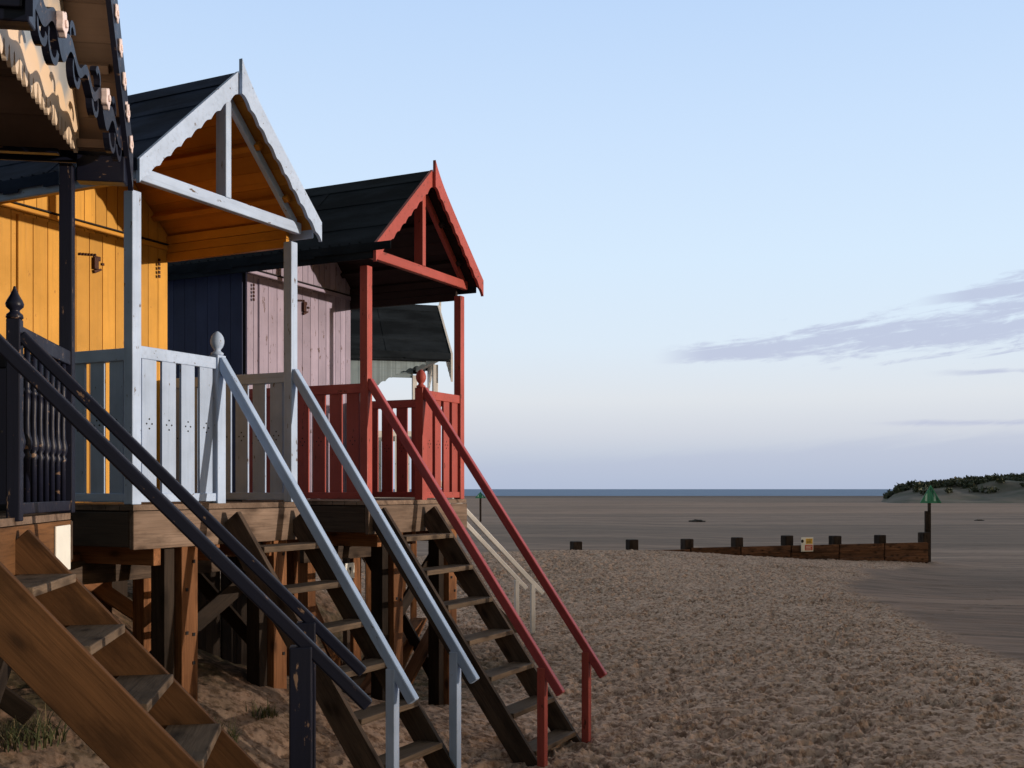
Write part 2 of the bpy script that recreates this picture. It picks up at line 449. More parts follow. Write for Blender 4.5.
# sea
k = MB(); k.box(-9000, 9000, 445, 16000, -.9, ground_z(0, 445) + .03)
m, nt, b = mat('sea_water')
P = coords(nt, (.02, .12, 1), 'Object', False)
n = noise(nt, P, 1.0, 6, .65)
nt.links.new(mix(nt, ramp(nt, n, [(.35, 0.), (.65, 1.)]), (.038, .115, .25), (.075, .175, .33)), b.inputs['Base Color'])
b.inputs['Roughness'].default_value = .55; b.inputs['Specular IOR Level'].default_value = .2
bump(nt, b, n, .6, .5)
tag(k.build('sea', m), 'blue strip of sea along the horizon', 'sea', kind='structure')

# ------------------------------------------------------------------ huts
def scallop_board(hut, side, c, W2, zA, tan, x, m, vert=.17, amp=.022, per=.10, tip=.09, thick=.03, name='bargeboard', vend=None):
    n = 90
    ys = [W2 * i / n for i in range(n + 1)]
    top = [zA - tan*y + tip*math.exp(-y/.10) for y in ys]
    bot = [zA - tan*y - (vert + (vend - vert)*y/W2 if vend else vert) + amp*abs(math.sin(math.pi*y/per)) for y in ys]
    k = MB(); k.strip([c + side*y for y in ys], top, bot, x - thick/2, x + thick/2)
    return k.build(name, m, hut)

FINIAL_ROUND = [(.030, 0), (.045, .004), (.046, .018), (.028, .030), (.024, .042), (.040, .062), (.050, .088), (.051, .112), (.044, .140), (.030, .162), (.014, .176), (.003, .181)]
FINIAL_SPIKE = [(r_*.72, z*.82) for r_, z in [(.050, 0), (.060, .01), (.054, .03), (.034, .045), (.034, .055), (.058, .075), (.062, .095), (.052, .118), (.034, .145), (.018, .175), (.010, .195), (.012, .20), (.003, .206)]]
BALUSTER = [(.016, 0), (.016, .22), (.024, .24), (.014, .26), (.024, .28), (.028, .31), (.016, .36), (.014, .44), (.018, .52), (.016, .56), (.024, .57), (.014, .585), (.016, .60), (.016, .80)]

def slat(hut, x, y, z0, z1, w, m, along='y', dots=True, t=.02):
    """one board of a balustrade, with four drilled dots"""
    k = MB()
    if along == 'y':
        k.box(x - t/2, x + t/2, y - w/2, y + w/2, z0, z1)
    else:
        k.box(x - w/2, x + w/2, y - t/2, y + t/2, z0, z1)
    if dots:
        k.mi = 1; zc = z0 + (z1 - z0)*.52
        for dy, dz in ((0, .033), (0, -.033), (.025, 0), (-.025, 0)):
            if along == 'y':
                k.disc(x + t/2, y + dy, zc + dz, .0065)
            else:
                k.prism([(x + dy + .0065*math.cos(i*math.pi/4), zc + dz + .0065*math.sin(i*math.pi/4)) for i in range(8)], y - t/2 - .002, y - t/2, 'y')
    return k.build('slat', [m, M['hole']], hut)

def balustrade(hut, p0, p1, m, mZ, top=1.06, nslat=4, style='slat', gap=.055):
    """panel between two local xy points; rails are the part, slats its sub-parts"""
    (x0, y0), (x1, y1) = p0, p1
    along = 'y' if abs(y1 - y0) > abs(x1 - x0) else 'x'
    L = abs(y1 - y0) if along == 'y' else abs(x1 - x0)
    k = MB(); a, b_ = (y0, y1) if along == 'y' else (x0, x1)
    def bar(z0, z1, w):
        if along == 'y': k.box(x0 - w/2, x0 + w/2, y0, y1, z0, z1)
        else: k.box(min(x0, x1), max(x0, x1), y0 - w/2, y0 + w/2, z0, z1)
    bar(top - .085, top, .06)
    r = k.build('balustrade', m, hut, .005)
    k = MB(); bar(.015, .075, .06); k.build('bottom_rail', m, r, .005)
    pitch = L / nslat
    for i in range(nslat):
        c = min(a, b_) + pitch * (i + .5)
        if style == 'slat':
            w = pitch - gap
            if along == 'y': slat(r, x0 + .008, c, .075, top - .085, w, mZ, 'y')
            else: slat(r, c, y0 - .008, .075, top - .085, w, mZ, 'x')
        else:
            kk = MB(); sc = (top - .16) / .80
            cx, cy = (x0, c) if along == 'y' else (c, y0)
            kk.lathe([(r_, .075 + z*sc) for r_, z in BALUSTER], cx, cy, 10)
            kk.build('baluster', m, r, smooth=True)
    return r

def board_wall(name, hut, m, x, y0, y1, z0, ztop, n, thick=.03, axis='y', gap=.006, parent=None):
    """vertical boards; ztop is a function of the coordinate along the wall"""
    k = MB(); w = (y1 - y0) / n
    for i in range(n):
        a, b_ = y0 + i*w + gap/2, y0 + (i+1)*w - gap/2
        pts = [(a, z0), (b_, z0), (b_, ztop(b_))]
        mid = None
        if ztop((a+b_)/2) > max(ztop(a), ztop(b_)): pts.append(((a+b_)/2, ztop((a+b_)/2)))
        pts.append((a, ztop(a)))
        if axis == 'y': k.prism(pts, x - thick/2, x + thick/2, 'x')
        else: k.prism(pts, x - thick/2, x + thick/2, 'y')
    # backing sheet behind the grooves
    pts = [(y0, z0), (y1, z0), (y1, ztop(y1) - .002)] + ([((y0+y1)/2, ztop((y0+y1)/2) - .002)] if axis == 'y' else []) + [(y0, ztop(y0) - .002)]
    k.mi = 1
    k.prism(pts, x - thick/2 - .02, x - thick/2 + .012 if axis == 'y' else x + thick/2 + .012, 'x' if axis == 'y' else 'y')
    return k.build(name, [m, M['hole']] if axis == 'y' else [m, m], hut)

def make_hut(P, ang, zdeck, W, depth, body, rise, over, eav, c, stairs, label, opt):
    """local frame: x seaward, y along the row away from the viewer, z=0 at the deck; origin at the near porch post"""
    H = 2.17
    hut = empty('beach_hut', (P[0], P[1], zdeck), ang)
    tag(hut, label, 'beach hut', 'beach huts on stilts')
    mw = hut.matrix_basis.copy(); mw = Matrix.Translation((P[0], P[1], zdeck)) @ Matrix.Rotation(ang, 4, 'Z')
    def gl(x, y):
        p = mw @ Vector((x, y, 0)); return ground_z(p.x, p.y) - zdeck
    yc = W/2; half = yc + eav; zE = opt.get('zE', 2.29); tan = rise/half; zR = zE + rise
    roofz = lambda y: zR - tan*abs(y - yc)
    xb = -(depth + body)
    # roof: two felt slopes with lapped sheets, and boarded underside
    k = MB()
    for s in (-1, 1):
        ye = yc + s*(half + .02)
        k.prism([(yc, zR + .0), (ye, roofz(ye) + .0), (ye, roofz(ye) - .05), (yc, zR - .05)], xb - .1, over - (.0165 if s < 0 or opt.get('rosettes') else -.0155))
        for xs in opt.get('laps', (-.75, -1.75, -2.75)):
            k.prism([(yc, zR + .006), (ye, roofz(ye) + .006), (ye, roofz(ye) + .001), (yc, zR + .001)], xs - .05, xs + .02)
    for s in (-1, 1):
        for f in (.34, .70):
            y0_, y1_ = yc + s*half*f, yc + s*half*(f + .055)
            k.prism([(y0_, roofz(y0_) + .010), (y1_, roofz(y1_) + .009), (y1_, roofz(y1_) + .001), (y0_, roofz(y0_) + .001)], xb - .1, over - .021)
        ye = yc + s*(half - .03); x = xb
        while x < over - .1:
            k.box(x, x + .012, min(ye, ye + s*.012), max(ye, ye + s*.012), roofz(ye) - .001, roofz(ye) + .006); x += .11
    k.prism([(yc - .14, zR - .14*tan + .010), (yc, zR + .010), (yc + .14, zR - .14*tan + .010), (yc, zR + .004)], xb - .1, over - .021)
    roof = k.build('roof', c['felt'], hut)
    rnd = random.Random(int(P[1]*100))
    k = MB()                                            # torn felt hanging over the near eave
    x = xb
    while x < over - .1:
        w = rnd.uniform(.06, .3); d = rnd.uniform(.012, .05)
        k.box(x, x + w, -eav - .026, -eav - .021, zE - .02 - d - .03, zE + .005); x += w
    k.build('felt_edge', c['felt'], roof)
    k = MB()
    for s in (-1, 1):
        nb = 9
        for i in range(nb):
            a, b_ = half*i/nb, half*(i+1)/nb - .004
            za, zb = zR - tan*a - .052, zR - tan*b_ - .052
            k.prism([(yc + s*a, za), (yc + s*b_, zb), (yc + s*b_, zb - .018), (yc + s*a, za - .018)], xb, over - .025)
    k.build('soffit', c['soffit'], hut)
    for s in (-1, 1):
        for f in (.36, .72):
            yy = yc + s*half*f; zz = roofz(yy) - .105
            beam('purlin', (-depth + .02, yy, zz), (over - .06, yy, zz), .05, .07, c['soffit'], hut, up=(0, s*tan, 1))
    # eave fascia and wall plates
    for s, y in ((-1, -eav), (1, W + eav)):
        beam('eave_fascia', (xb, y, zE - .075), (over - .03, y, zE - .075), .02, .11, c['fascia'], hut)
    ph, pz = opt.get('plate', (.06, H + .05))
    beam('wall_plate', (-depth, 0, pz), (-.045, 0, pz), .06, ph, c['plate'], hut)
    if opt.get('frieze', True):
        k = MB()
        for j in range(3): k.box(-depth + .02, -.03, W - .02 + .004*(j % 2), W + .02, H - .09 + .075*j, H - .02 + .075*j)
        k.build('frieze_boards', c['plate'], hut)
    else: beam('wall_plate', (-depth, W, pz), (-.045, W, pz), .06, ph, c['plate'], hut)
    # bargeboards
    for s in (-1, 1):
        bo = dict(opt.get('barge', {}))
        if s < 0:
            bo['tip'] = 0.
            if 'vend' in bo: bo['vend'] = .16
        o = scallop_board(hut, s, yc, half + .02, zR + .015, tan, over + (.032 if s > 0 and not opt.get('rosettes') else 0), c['barge'], **bo)
        if opt.get('rosettes'):
            nR = 9
            for i in range(nR):
                y = (half - .12) * (i + .6) / nR + .08; z = zR - tan*y - .5*(bo.get('vert', .4) + (bo.get('vend', .27) - bo.get('vert', .4))*y/half)
                q = MB()
                pts = [(yc + s*y +   .045*(1 + .18*math.cos(5*t))*math.cos(t), z + .050*(1 + .18*math.cos(5*t))*math.sin(t)) for t in [2*math.pi*j/25 for j in range(25)]]
                q.prism(pts, over + .018, over + .028)
                q.prism([(yc + s*y + .015*math.cos(t), z + .018*math.sin(t)) for t in [2*math.pi*j/10 for j in range(10)]], over + .028, over + .034)
                q.build('rosette', M['pink'], o, .004)
    # porch posts, tie beam, truss
    ps = opt.get('post', .082)
    for y in (0, W):
        beam('porch_post', (0, y, .0), (0, y, H - .05), ps, ps, c['frame'], hut, up=(1, 0, 0))
    if opt.get('truss', True):
        beam('tie_beam', (.055, -.045, H + .06), (.055, W + .035, H + .06), .06, .09, c['frame'], hut)
        beam('king_post', (.045, yc, H + .10), (.045, yc, zR - .16), .10, .06, c['frame'], hut, up=(0, 1, 0))
        for s in (-1, 1):
            p1 = (.05, yc + s*(W/2 - .02), H + .10); p0 = (.05, yc + s*.05, zR - .17)
            beam('rafter', p0, p1, .045, .06, c['frame'], hut)
    # walls
    nb = opt.get('boards', 16)
    gz = lambda y: min(roofz(y) - .075, 9)
    dw = (.13, W*.82)
    fw = board_wall('front_wall', hut, c['wallZ'], -depth, 0, W, 0, gz, nb)
    for y, s in ((0, -1), (W, 1)):
        k = MB(); n = 18; w = body/n
        for i in range(n):
            k.box(-depth - .03 - (i+1)*w + .004, -depth - .03 - i*w, y - .016, y + .016, 0, roofz(y) - .08)
        k.box(-depth - body, -depth - .04, y - .008, y + .008, 0, roofz(y) - .08)
        k.build('side_wall', c['sideZ'], hut)
    board_wall('back_wall', hut, c['sideZ'], xb, 0.02, W - .02, 0, gz, 10)
    # door: its own boards, trim, hasp, hinges
    k = MB(); n = 9; d0, d1, dz = .16, W*.80, 2.18; w = (d1 - d0)/n
    for i in range(n):
        k.box(-depth + .016, -depth + .034, d0 + i*w + .0035, d0 + (i+1)*w - .0035, .03, dz - .03)
    k.box(-depth + .016, -depth + .026, d0, d1, .03, dz - .03)
    door = k.build('door', c['wallZ'], hut)
    beam('door_head', (-depth + .022, .0, dz + .016), (-depth + .022, W, dz + .016), .014, .045, c['trim'], hut)
    k = MB(); k.box(-depth + .0, -depth + .042, .05, W, dz + .042, dz + .052); k.build('drip_strip', M['hole'], hut)
    k = MB(); zl = opt.get('lockz', 1.62); yl = opt.get('locky', .47)
    for i in range(6):
        k.lathe([(.010, zl + .01 + .004*i), (.012, zl + .022 + .004*i), (.008, zl + .03 + .004*i)], -depth + .046, yl - .16 + .03*i, 8)
    k.box(-depth + .034, -depth + .046, yl - .02, yl + .05, zl, zl + .035)
    k.box(-depth + .034, -depth + .066, yl - .03, yl + .012, zl - .075, zl + .02)
    k.prism([(yl - .02, zl - .11), (yl + .05, zl - .075), (yl + .045, zl - .06), (yl - .03, zl - .085)], -depth + .04, -depth + .06)
    k.box(-depth + .036, -depth + .05, yl + .06, yl + .085, zl - .03, zl - .01)
    k.build('hasp_and_padlock', M['metal'], door, .003)
    for yy, zz in opt.get('bolts', ((.9*W, 1.55),)):
        k = MB()
        for i in range(5): k.box(-depth + .034, -depth + .045, yy - .010, yy + .010, zz + i*.035, zz + .024 + i*.035)
        k.build('hinge', M['metal'], door)
    # deck, fascias
    k = MB(); n = 11; fo = opt.get('front', .06); L = depth + fo
    for i in range(n):
        k.box(-depth + i*L/n + .003, -depth + (i+1)*L/n - .003, -.05, W + .05, -.04, -.001)
    k.build('deck', c['deck'], hut)
    k = MB(); k.box(xb, -depth - .02, -.04, W + .04, -.06, -.002); k.build('floor', M['dark'], hut)
    beam('deck_fascia', (fo - .015, -.055, -.175), (fo - .015, W + .055, -.175), .04, .26, c['fasc_front'], hut)
    for y in (-.035, W + .035):
        beam('side_joist', (xb, y, -.17), (.022, y, -.17), .04, .24, M['dark'], hut)
    for y in (.25, W*.5, W - .25):
        beam('cross_bearer', (xb + .1, y, -.36), (-.02, y, -.36), .07, .14, M['post'], hut)
    # stilts and braces
    for x in opt.get('stilt_x', (-.09, -1.25, -2.35, xb + .1)):
        for y in opt.get('stilts', (.56, W - .12)):
            pw = opt.get('stilt_w') or (.165 if x > -.2 else .13)
            so_ = beam('stilt', (x, y, gl(x, y) - .35), (x, y, -.30), pw, pw, M['post'], hut, up=(1, 0, 0))
            if x > -.2 and pw > .14:
                g0 = gl(x, y)
                for q_, zz in enumerate((-.42, -.62, -.95, -1.0 + .12*y, g0 + .25)):
                    cy = .035*(1 if q_ % 2 else -1); zl_ = zz - (g0 - .35)
                    # stilt-local frame: X up the timber, Z towards the sea
                    k = MB(); k.hexa([(zl_ - .012, cy - .012, pw/2), (zl_ + .012, cy - .012, pw/2), (zl_ + .012, cy + .012, pw/2), (zl_ - .012, cy + .012, pw/2),
                            (zl_ - .012, cy - .012, pw/2 + .008), (zl_ + .012, cy - .012, pw/2 + .008), (zl_ + .012, cy + .012, pw/2 + .008), (zl_ - .012, cy + .012, pw/2 + .008)])
                    k.build('bolt', M['hole'], so_)
    ya, yb = opt.get('stilts', (.56, W - .12))
    if opt.get('clutter'):
        for y in (ya - .155, yb - .155): beam('stilt', (-.12, y, gl(-.12, y) - .35), (-.12, y, -.32), .10, .13, M['tar'], hut, up=(1, 0, 0))
        for x, y in ((-.75, .12), (-.75, W*.5), (-1.6, W*.72)): beam('stilt', (x, y, gl(x, y) - .35), (x, y, -.36), .12, .12, M['post'], hut, up=(1, 0, 0))
        beam('cross_bearer', (-.70, -.02, -.50), (-.70, W + .02, -.50), .05, .17, M['dark'], hut)
        beam('cross_bearer', (-1.55, -.02, -.46), (-1.55, W + .02, -.46), .06, .18, M['post'], hut)
        nk = 9; kw = (W + .3)/nk  # added dark backing: hides the bright beach, keeps the space underneath dark
        for j in range(nk):
            yk = -.15 + kw*(j + .5); zt_ = -.31 - .05*((j*7) % 3)
            beam('dark_backing_board', (-1.95 - .01*(j % 2), yk, min(gl(-1.95, yk) - .2, -.9)), (-1.95 - .01*(j % 2), yk, zt_), kw*.94, .022, M['tar'], hut, up=(1, 0, 0))
    if not opt.get('stilt_w'): beam('brace', (-.20, ya - .5, gl(-.20, ya - .5) + .05), (-.20, yb + .05, -.50), .14, .035, M['tar'], hut, up=(1, 0, 0))
    beam('brace', (-1.36, ya, -.45), (-1.36, yb, gl(-1.36, yb) + .2), .13, .035, M['post'], hut, up=(1, 0, 0))
    beam('brace', (-.2, yb + .085, gl(-.2, yb) + .15), (-1.25, yb + .085, -.40), .035, .12, M['tar'], hut)
    # balustrades, newel
    nw = opt.get('newel_w', .09); st = opt.get('style', 'slat')
    s0, s1, ny = stairs                               # stair opening, newel position
    top = opt.get('top', 1.08)
    beam('newel_post', (.0, ny, -.02), (.0, ny, top + opt.get('newel_up', .02)), nw, nw, c['frame'], hut, up=(1, 0, 0))
    k = MB(); k.lathe([(r_, z + top + opt.get('newel_up', .02)) for r_, z in opt.get('finial', FINIAL_ROUND)], 0, ny, 20)
    k.build('finial', c['frame'], hut, smooth=True)
    if s0 > .05:
        balustrade(hut, (0, ps/2), (0, ny - nw/2), c['frame'], c['frameZ'], top, opt.get('nsl', 4), st)
    else:
        balustrade(hut, (0, ny + nw/2), (0, W - ps/2), c['frame'], c['frameZ'], top, opt.get('nsl', 4), st)
    for y in opt.get('sides', (0, W)):
        balustrade(hut, (-depth + .03, y), (-ps/2, y), c['side_rail'], c['side_railZ'], top - .02, opt.get('nside', 7), opt.get('side_style', 'slat'), opt.get('side_gap', .055))
    # stairs
    sl = opt['slope']; ts = R(sl); tn = math.tan(ts)
    rail_end = opt['rail_end']; ry = opt.get('rail_y', (s0, s1))
    for y in (s0 + .03, s1 - .03):
        t1 = rail_end + .12
        zb0 = -.02
        p = [(.07, -.02), (.07, -.30), (t1 - .30/tn*1.0 + .05, -.02 - (t1 - .07)*tn - .02), (t1, -.02 - (t1 - .07)*tn)]
        # stringer as its own timber, grain along the slope
        dirv = Vector((math.cos(ts), 0, -math.sin(ts)))
        a = Vector((.18 if 'front' not in opt else .075, y, opt.get('str_z', -.06))); L = (t1 - .0) / math.cos(ts)
        hgt = opt.get('str_h', .20)
        nrm = Vector((-math.sin(ts), 0, -math.cos(ts)))
        a = a + nrm*hgt/2
        g_end = gl(t1, y) - .12
        L = min(L, (a.z - g_end)/math.sin(ts) + .05)
        beam('stair_stringer', a + Vector((0, 0, 0)), a + dirv*L, .045, hgt, c['stringer'], hut, .004)
    step = opt.get('step', .297); z = opt.get('tread0', opt.get('str_z', -.06) - .26); i = 0
    while z > gl(rail_end, (s0+s1)/2) + .03:
        xt = (.18 if 'front' not in opt else .075) + (opt.get('str_z', -.06) - z)/tn
        k = MB(); d = opt.get('tread_d', .21)
        mt = Matrix.Translation((0, s0 + .055, z)) 
        k.box(0, s1 - s0 - .11, -xt - .03, -xt + d - .03, -.045, 0)
        mt = Matrix(((0, -1, 0, 0), (1, 0, 0, s0 + .055), (0, 0, 1, z), (0, 0, 0, 1)))
        k.build('tread', c['tread'], hut, .006, matrix=mt)
        z -= step; i += 1
    rh = opt.get('rail_h', 1.05)
    rs = opt.get('rail_sec', (.06, .075)); rm = c['rail']
    rsl = math.tan(R(opt.get('rail_slope', sl)))
    for y in ry:
        x0 = opt.get('rail_x0', .03)
        p0 = Vector((x0, y, rh)); p1 = Vector((rail_end, y, rh - (rail_end - x0)*rsl))
        rl = beam('handrail', p0, p1, rs[0], rs[1], rm, hut, .010)
        xp = rail_end - opt.get('post_back', .17)
        zt = rh - (xp - x0)*rsl - .03
        pp = opt.get('rail_post', .07)
        po = beam('handrail_post', (xp, y + opt.get('rp_dy', 0), gl(xp, y) - .3), (xp, y + opt.get('rp_dy', 0), zt), pp, pp, c.get('rail_post', rm), hut, up=(1, 0, 0))
    return hut, mw, gl, dict(yc=yc, half=half, tan=tan, zR=zR, zE=zE, roofz=roofz, xb=xb)

TH = R(-26.3)                # u = (.896,-.443)
def uv(a): return math.radians(a)

blue = dict(felt=M['felt_blue'], soffit=M['ochre'], fascia=M['blue'], plate=M['yellow'], barge=M['blue'], frame=M['blue'], frameZ=M['blueZ'],
            wallZ=M['yellowZ'], sideZ=M['blueZ'], trim=M['yellow'], deck=M['raw'], fasc_front=M['raw'], side_rail=M['blue'], side_railZ=M['blueZ'],
            stringer=M['dark'], tread=M['tread'], rail=M['sky_rail_blue'], rail_post=M['blue'])
hutB, *_ = make_hut((-2.57, 7.45), TH, CZ - .105, 1.716, 1.34, 2.5, .89, .175, .105, blue, (.84, 1.716, .84),
    'yellow beach hut with light blue posts, balustrade and scalloped gable boards', dict(
    clutter=True, slope=54.3, rail_end=1.71, rail_h=1.065, rail_slope=55, boards=15, locky=.89, lockz=1.94, bolts=((1.59, 1.92),)))

redc = dict(felt=M['felt_green'], soffit=M['blacksof'], fascia=M['felt_green'], plate=M['blacksof'], barge=M['red'], frame=M['red'], frameZ=M['redZ'],
            wallZ=M['lilacZ'], sideZ=M['purpleZ'], trim=M['lilac'], deck=M['raw'], fasc_front=M['raw'], side_rail=M['red'], side_railZ=M['redZ'],
            stringer=M['dark'], tread=M['tread'], rail=M['rail_red'], rail_post=M['red'])
hutC, *_ = make_hut((-1.32, 9.95), TH, CZ - .105, 1.733, 1.38, 2.6, .89, .175, .105, redc, (0, .96, .96),
    'lilac beach hut with red porch posts, red balustrade and red handrails', dict(
    clutter=True, slope=54.3, rail_end=1.925, rail_h=1.085, rail_slope=54.7, boards=18, locky=.86, lockz=2.0, bolts=((.07, 1.92),), laps=(-.95, -2.1)))

navy = dict(felt=M['felt_green'], soffit=M['tan'], fascia=M['navy'], plate=M['navy'], barge=M['navy'], frame=M['navy'], frameZ=M['navyZ'],
            wallZ=M['navyZ'], sideZ=M['navyZ'], trim=M['navy'], deck=M['raw'], fasc_front=M['warm'], side_rail=M['navy'], side_railZ=M['navyZ'],
            stringer=M['warm'], tread=M['tread'], rail=M['navy'])
TA = R(9.14); uA = Vector((math.cos(TA), math.sin(TA))); vA = Vector((-uA.y, uA.x))
PA = Vector((-2.71, 6.7)) - vA*2.02
hutA, mwA, glA, gA = make_hut(PA, TA, CZ - .145, 2.02, 1.35, 2.4, 1.62, .345, .13, navy, (0, .91, .91),
    'dark navy beach hut with turned balusters, rosettes and a painted cloud gable', dict(
    stilt_x=(-.9, -1.9, -2.9), slope=47.6, rail_end=1.76, rail_h=.93, rail_slope=45.6, front=.012, plate=(.03, 2.195), frieze=False, truss=False, rosettes=True, style='turned', nsl=8, newel_w=.068, newel_up=.03,
    finial=FINIAL_SPIKE, top=.98, sides=(2.02,), side_gap=.004, nside=9, zE=2.30, barge=dict(vert=.42, amp=.0, tip=.0, vend=.27), rail_sec=(.05, .06), rail_post=.10,
    post_back=.30, str_h=.27, step=.262, tread_d=.27, tread0=-.285, post=.078))

whitec = dict(felt=M['felt_green'], soffit=M['paleblue'], fascia=M['felt_green'], plate=M['paleblue'], barge=M['white'], frame=M['white'], frameZ=M['whiteZ'],
            wallZ=M['paleblueZ'], sideZ=M['paleblueZ'], trim=M['paleblue'], deck=M['raw'], fasc_front=M['raw'], side_rail=M['white'], side_railZ=M['whiteZ'],
            stringer=M['dark'], tread=M['tread'], rail=M['white'])
TD = R(16)
hutD, mwD, glD, gD = make_hut((-1.22, 17.45), TD, CZ - .15, 1.72, 1.05, 2.5, .91, .24, .13, whitec, (0, .93, .93),
    'far beach hut with dark roof, white gable boards and white handrails', dict(
    str_z=-.82, stilt_x=(-.03, -.52, -1.05, -2.2), stilts=(.04, 1.66), stilt_w=.10,
    slope=47, rail_end=1.79, rail_h=.30, rail_slope=46.5, boards=14, str_h=.14, side_gap=.10, nside=6, barge=dict(vert=.45, amp=.02, tip=.1)))
k = MB(); xs = [-1.02 + .86*i/40 for i in range(41)]
pts = [(x, 2.10 - .40*((-.16 - x)/.86)**1.4 + .025*abs(math.sin(i*math.pi/5))) for i, x in enumerate(xs)]
for (a, za), (b_, zb) in zip(pts, pts[1:]): k.prism([(a, za), (b_, zb), (b_, 2.22), (a, 2.22)], -.06, -.035, 'y')
k.build('scalloped_valance', M['paleblue'], hutD)

# hut A extras: cloud board with sawtooth edge, fretwork tie
def hutA_extras():
    W = 2.02; yc, zR, tan = gA['yc'], gA['zR'], gA['tan']
    zb = 2.285; k = MB(); n = 24
    y0, y1 = -.02, W + .02
    tp = lambda y: zR - tan*abs(y-yc) - .08
    for i in range(n):
        a, b_ = y0 + (y1-y0)*i/n, y0 + (y1-y0)*(i+1)/n; w = b_ - a
        # one tooth: a rounded tongue
        tongue = [(a + w*(.5 - .38*math.cos(t)), zb - .012 - .085*math.sin(t)) for t in [math.pi*j/8 for j in range(9)]]
        k.prism([(a, zb)] + tongue + [(b_, zb), (b_, max(tp(b_), zb + .001)), (a, max(tp(a), zb + .001))], .045, .065)
    k.build('gable_board', M['cloudboard'], hutA)
    # boxed eaves either side of the porch
    k = MB(); k.box(.05, .335, W + .005, W + .115, 2.03, 2.19); k.build('eave_box', M['navy'], hutA, .008)
    k = MB(); k.box(.07, .33, W - .06, W - .035, 2.215, 2.265); k.build('soffit_batten', M['tan'], hutA)
    k = MB(); k.box(-2.0, .335, -.115, -.005, 2.12, 2.34); k.build('eave_box', M['navy'], hutA, .008)
    # scrollwork tie along the eave line in the bargeboard plane: wavy ribbon with hooked curls
    L0, L1 = -.12, W + .12; n = 300
    xs, top, bot = [], [], []
    for i in range(n+1):
        y = L0 + (L1-L0)*i/n; d = abs(y - yc)
        mid = 2.30 + .035*math.cos(d*2*math.pi/.34)
        th = .024 + .045*math.exp(-((d - .51)/.13)**2) + .07*math.exp(-((d - 1.02)/.16)**2)
        xs.append(y); top.append(mid + th); bot.append(mid - th*1.15)
    k = MB(); k.strip(xs, top, bot, .345 - .055, .345 - .015)
    def curl(y, z, r, a0, a1, w0, w1):
        pts_o, pts_i = [], []
        for i in range(13):
            t = i/12; a = a0 + (a1 - a0)*t; w = w0 + (w1 - w0)*t
            pts_o.append((y + (r + w/2)*math.cos(a), z + (r + w/2)*math.sin(a))); pts_i.append((y + (r - w/2)*math.cos(a), z + (r - w/2)*math.sin(a)))
        for i in range(12): k.prism([pts_o[i], pts_o[i+1], pts_i[i+1], pts_i[i]], .345 - .052, .345 - .018)
    for sg in (-1, 1):
        for d, z, r in ((.22, 2.25, .07), (.68, 2.21, .085), (.88, 2.21, .075), (.30, 2.40, .05), (.74, 2.39, .05)):
            up = z > 2.35
            k_a0, k_a1 = (math.pi*.9, -.5) if up else (math.pi*1.05, math.pi*2.15)
            a0, a1 = (k_a0, k_a1) if sg > 0 else (math.pi - k_a0, math.pi - k_a1)
            curl(yc + sg*d, z, r, a0, a1, .042, .02)
    fr = k.build('fretwork', M['navy'], hutA)
    for y, z in ((yc - .60, 2.33), (yc + .40, 2.33), (yc + .95, 2.45), (yc - .93, 2.47)):
        q = MB()
        pts = [(y + .050*(1 + .16*math.cos(5*t))*math.cos(t), z + .056*(1 + .16*math.cos(5*t))*math.sin(t)) for t in [2*math.pi*j/30 for j in range(30)]]
        q.prism(pts, .328, .362); q.prism([(y + .02*math.cos(j*.7), z + .02*math.sin(j*.7)) for j in range(9)], .362, .372)
        q.build('rosette', M['pink'], fr, .004)
hutA_extras()

# pale notice fixed to the landing fascia of the navy hut
def place(o, mw, loc):
    o.matrix_world = mw @ Matrix.Translation(loc)
k = MB(); k.box(0, .012, -.17, .17, -.135, .135)
o = k.build('notice_board', M['noticew'], None, .003); place(o, mwA, (.020, 1.80, -.205))
tag(o, 'blank pale notice board on the landing of the navy hut', 'notice')

# small white notice on a stilt between the two stairs
k = MB(); k.box(0, .01, -.07, .07, -.07, .07)
k.mi = 1; k.prism([(-.015, .03), (.02, .035), (.022, .0), (.004, -.03), (-.004, -.03), (.006, 0), (-.012, .012)], .01, .012)
mwC = Matrix.Translation((-1.32, 9.95, CZ - .105)) @ Matrix.Rotation(TH, 4, 'Z')
gp = mwC @ Vector((-.13, -.12, 0)); gg = ground_z(gp.x, gp.y)
r = empty('small_notice', (gp.x, gp.y, gg), TH)
tag(r, 'small square white notice on a stake beneath the red porch hut', 'notice')
k.build('notice_panel', [M['noticew'], M['hole']], r, .002, matrix=Matrix.Translation((.028, 0, CZ - .735 - gg)))
beam('stake', (0, 0, -.3), (0, 0, CZ - .62 - gg), .05, .05, M['dark'], r, up=(1, 0, 0))

# loose boards stacked under the red hut, catching the sun
def local(mw, x, y, z=0): return mw @ Vector((x, y, z))
k = 0
for (x, y, zo, L, a, tilt) in ((-.55, 1.15, .10, 1.1, 70, 38), (-.70, .95, .12, 1.2, 62, 30), (-.45, .75, .06, .9, 78, 14), (-.40, 1.25, .16, 1.0, 58, 45)):
    p = local(mwC, x, y); g = ground_z(p.x, p.y) + zo
    d = Vector((math.cos(R(a))*math.cos(R(tilt)), math.sin(R(a))*math.cos(R(tilt)), math.sin(R(tilt))))
    o = beam('loose_board', (p.x, p.y, g), Vector((p.x, p.y, g)) + d*L, .17, .025, M['post'], None)
    tag(o, ['steepest loose orange board leaning under the red hut', 'loose brown board leaning across the pile under the red hut',
            'loose board lying nearly flat on the sand under the red hut', 'loose board propped at the back of the pile under the red hut'][k], 'board', 'loose boards under the red porch hut'); k += 1

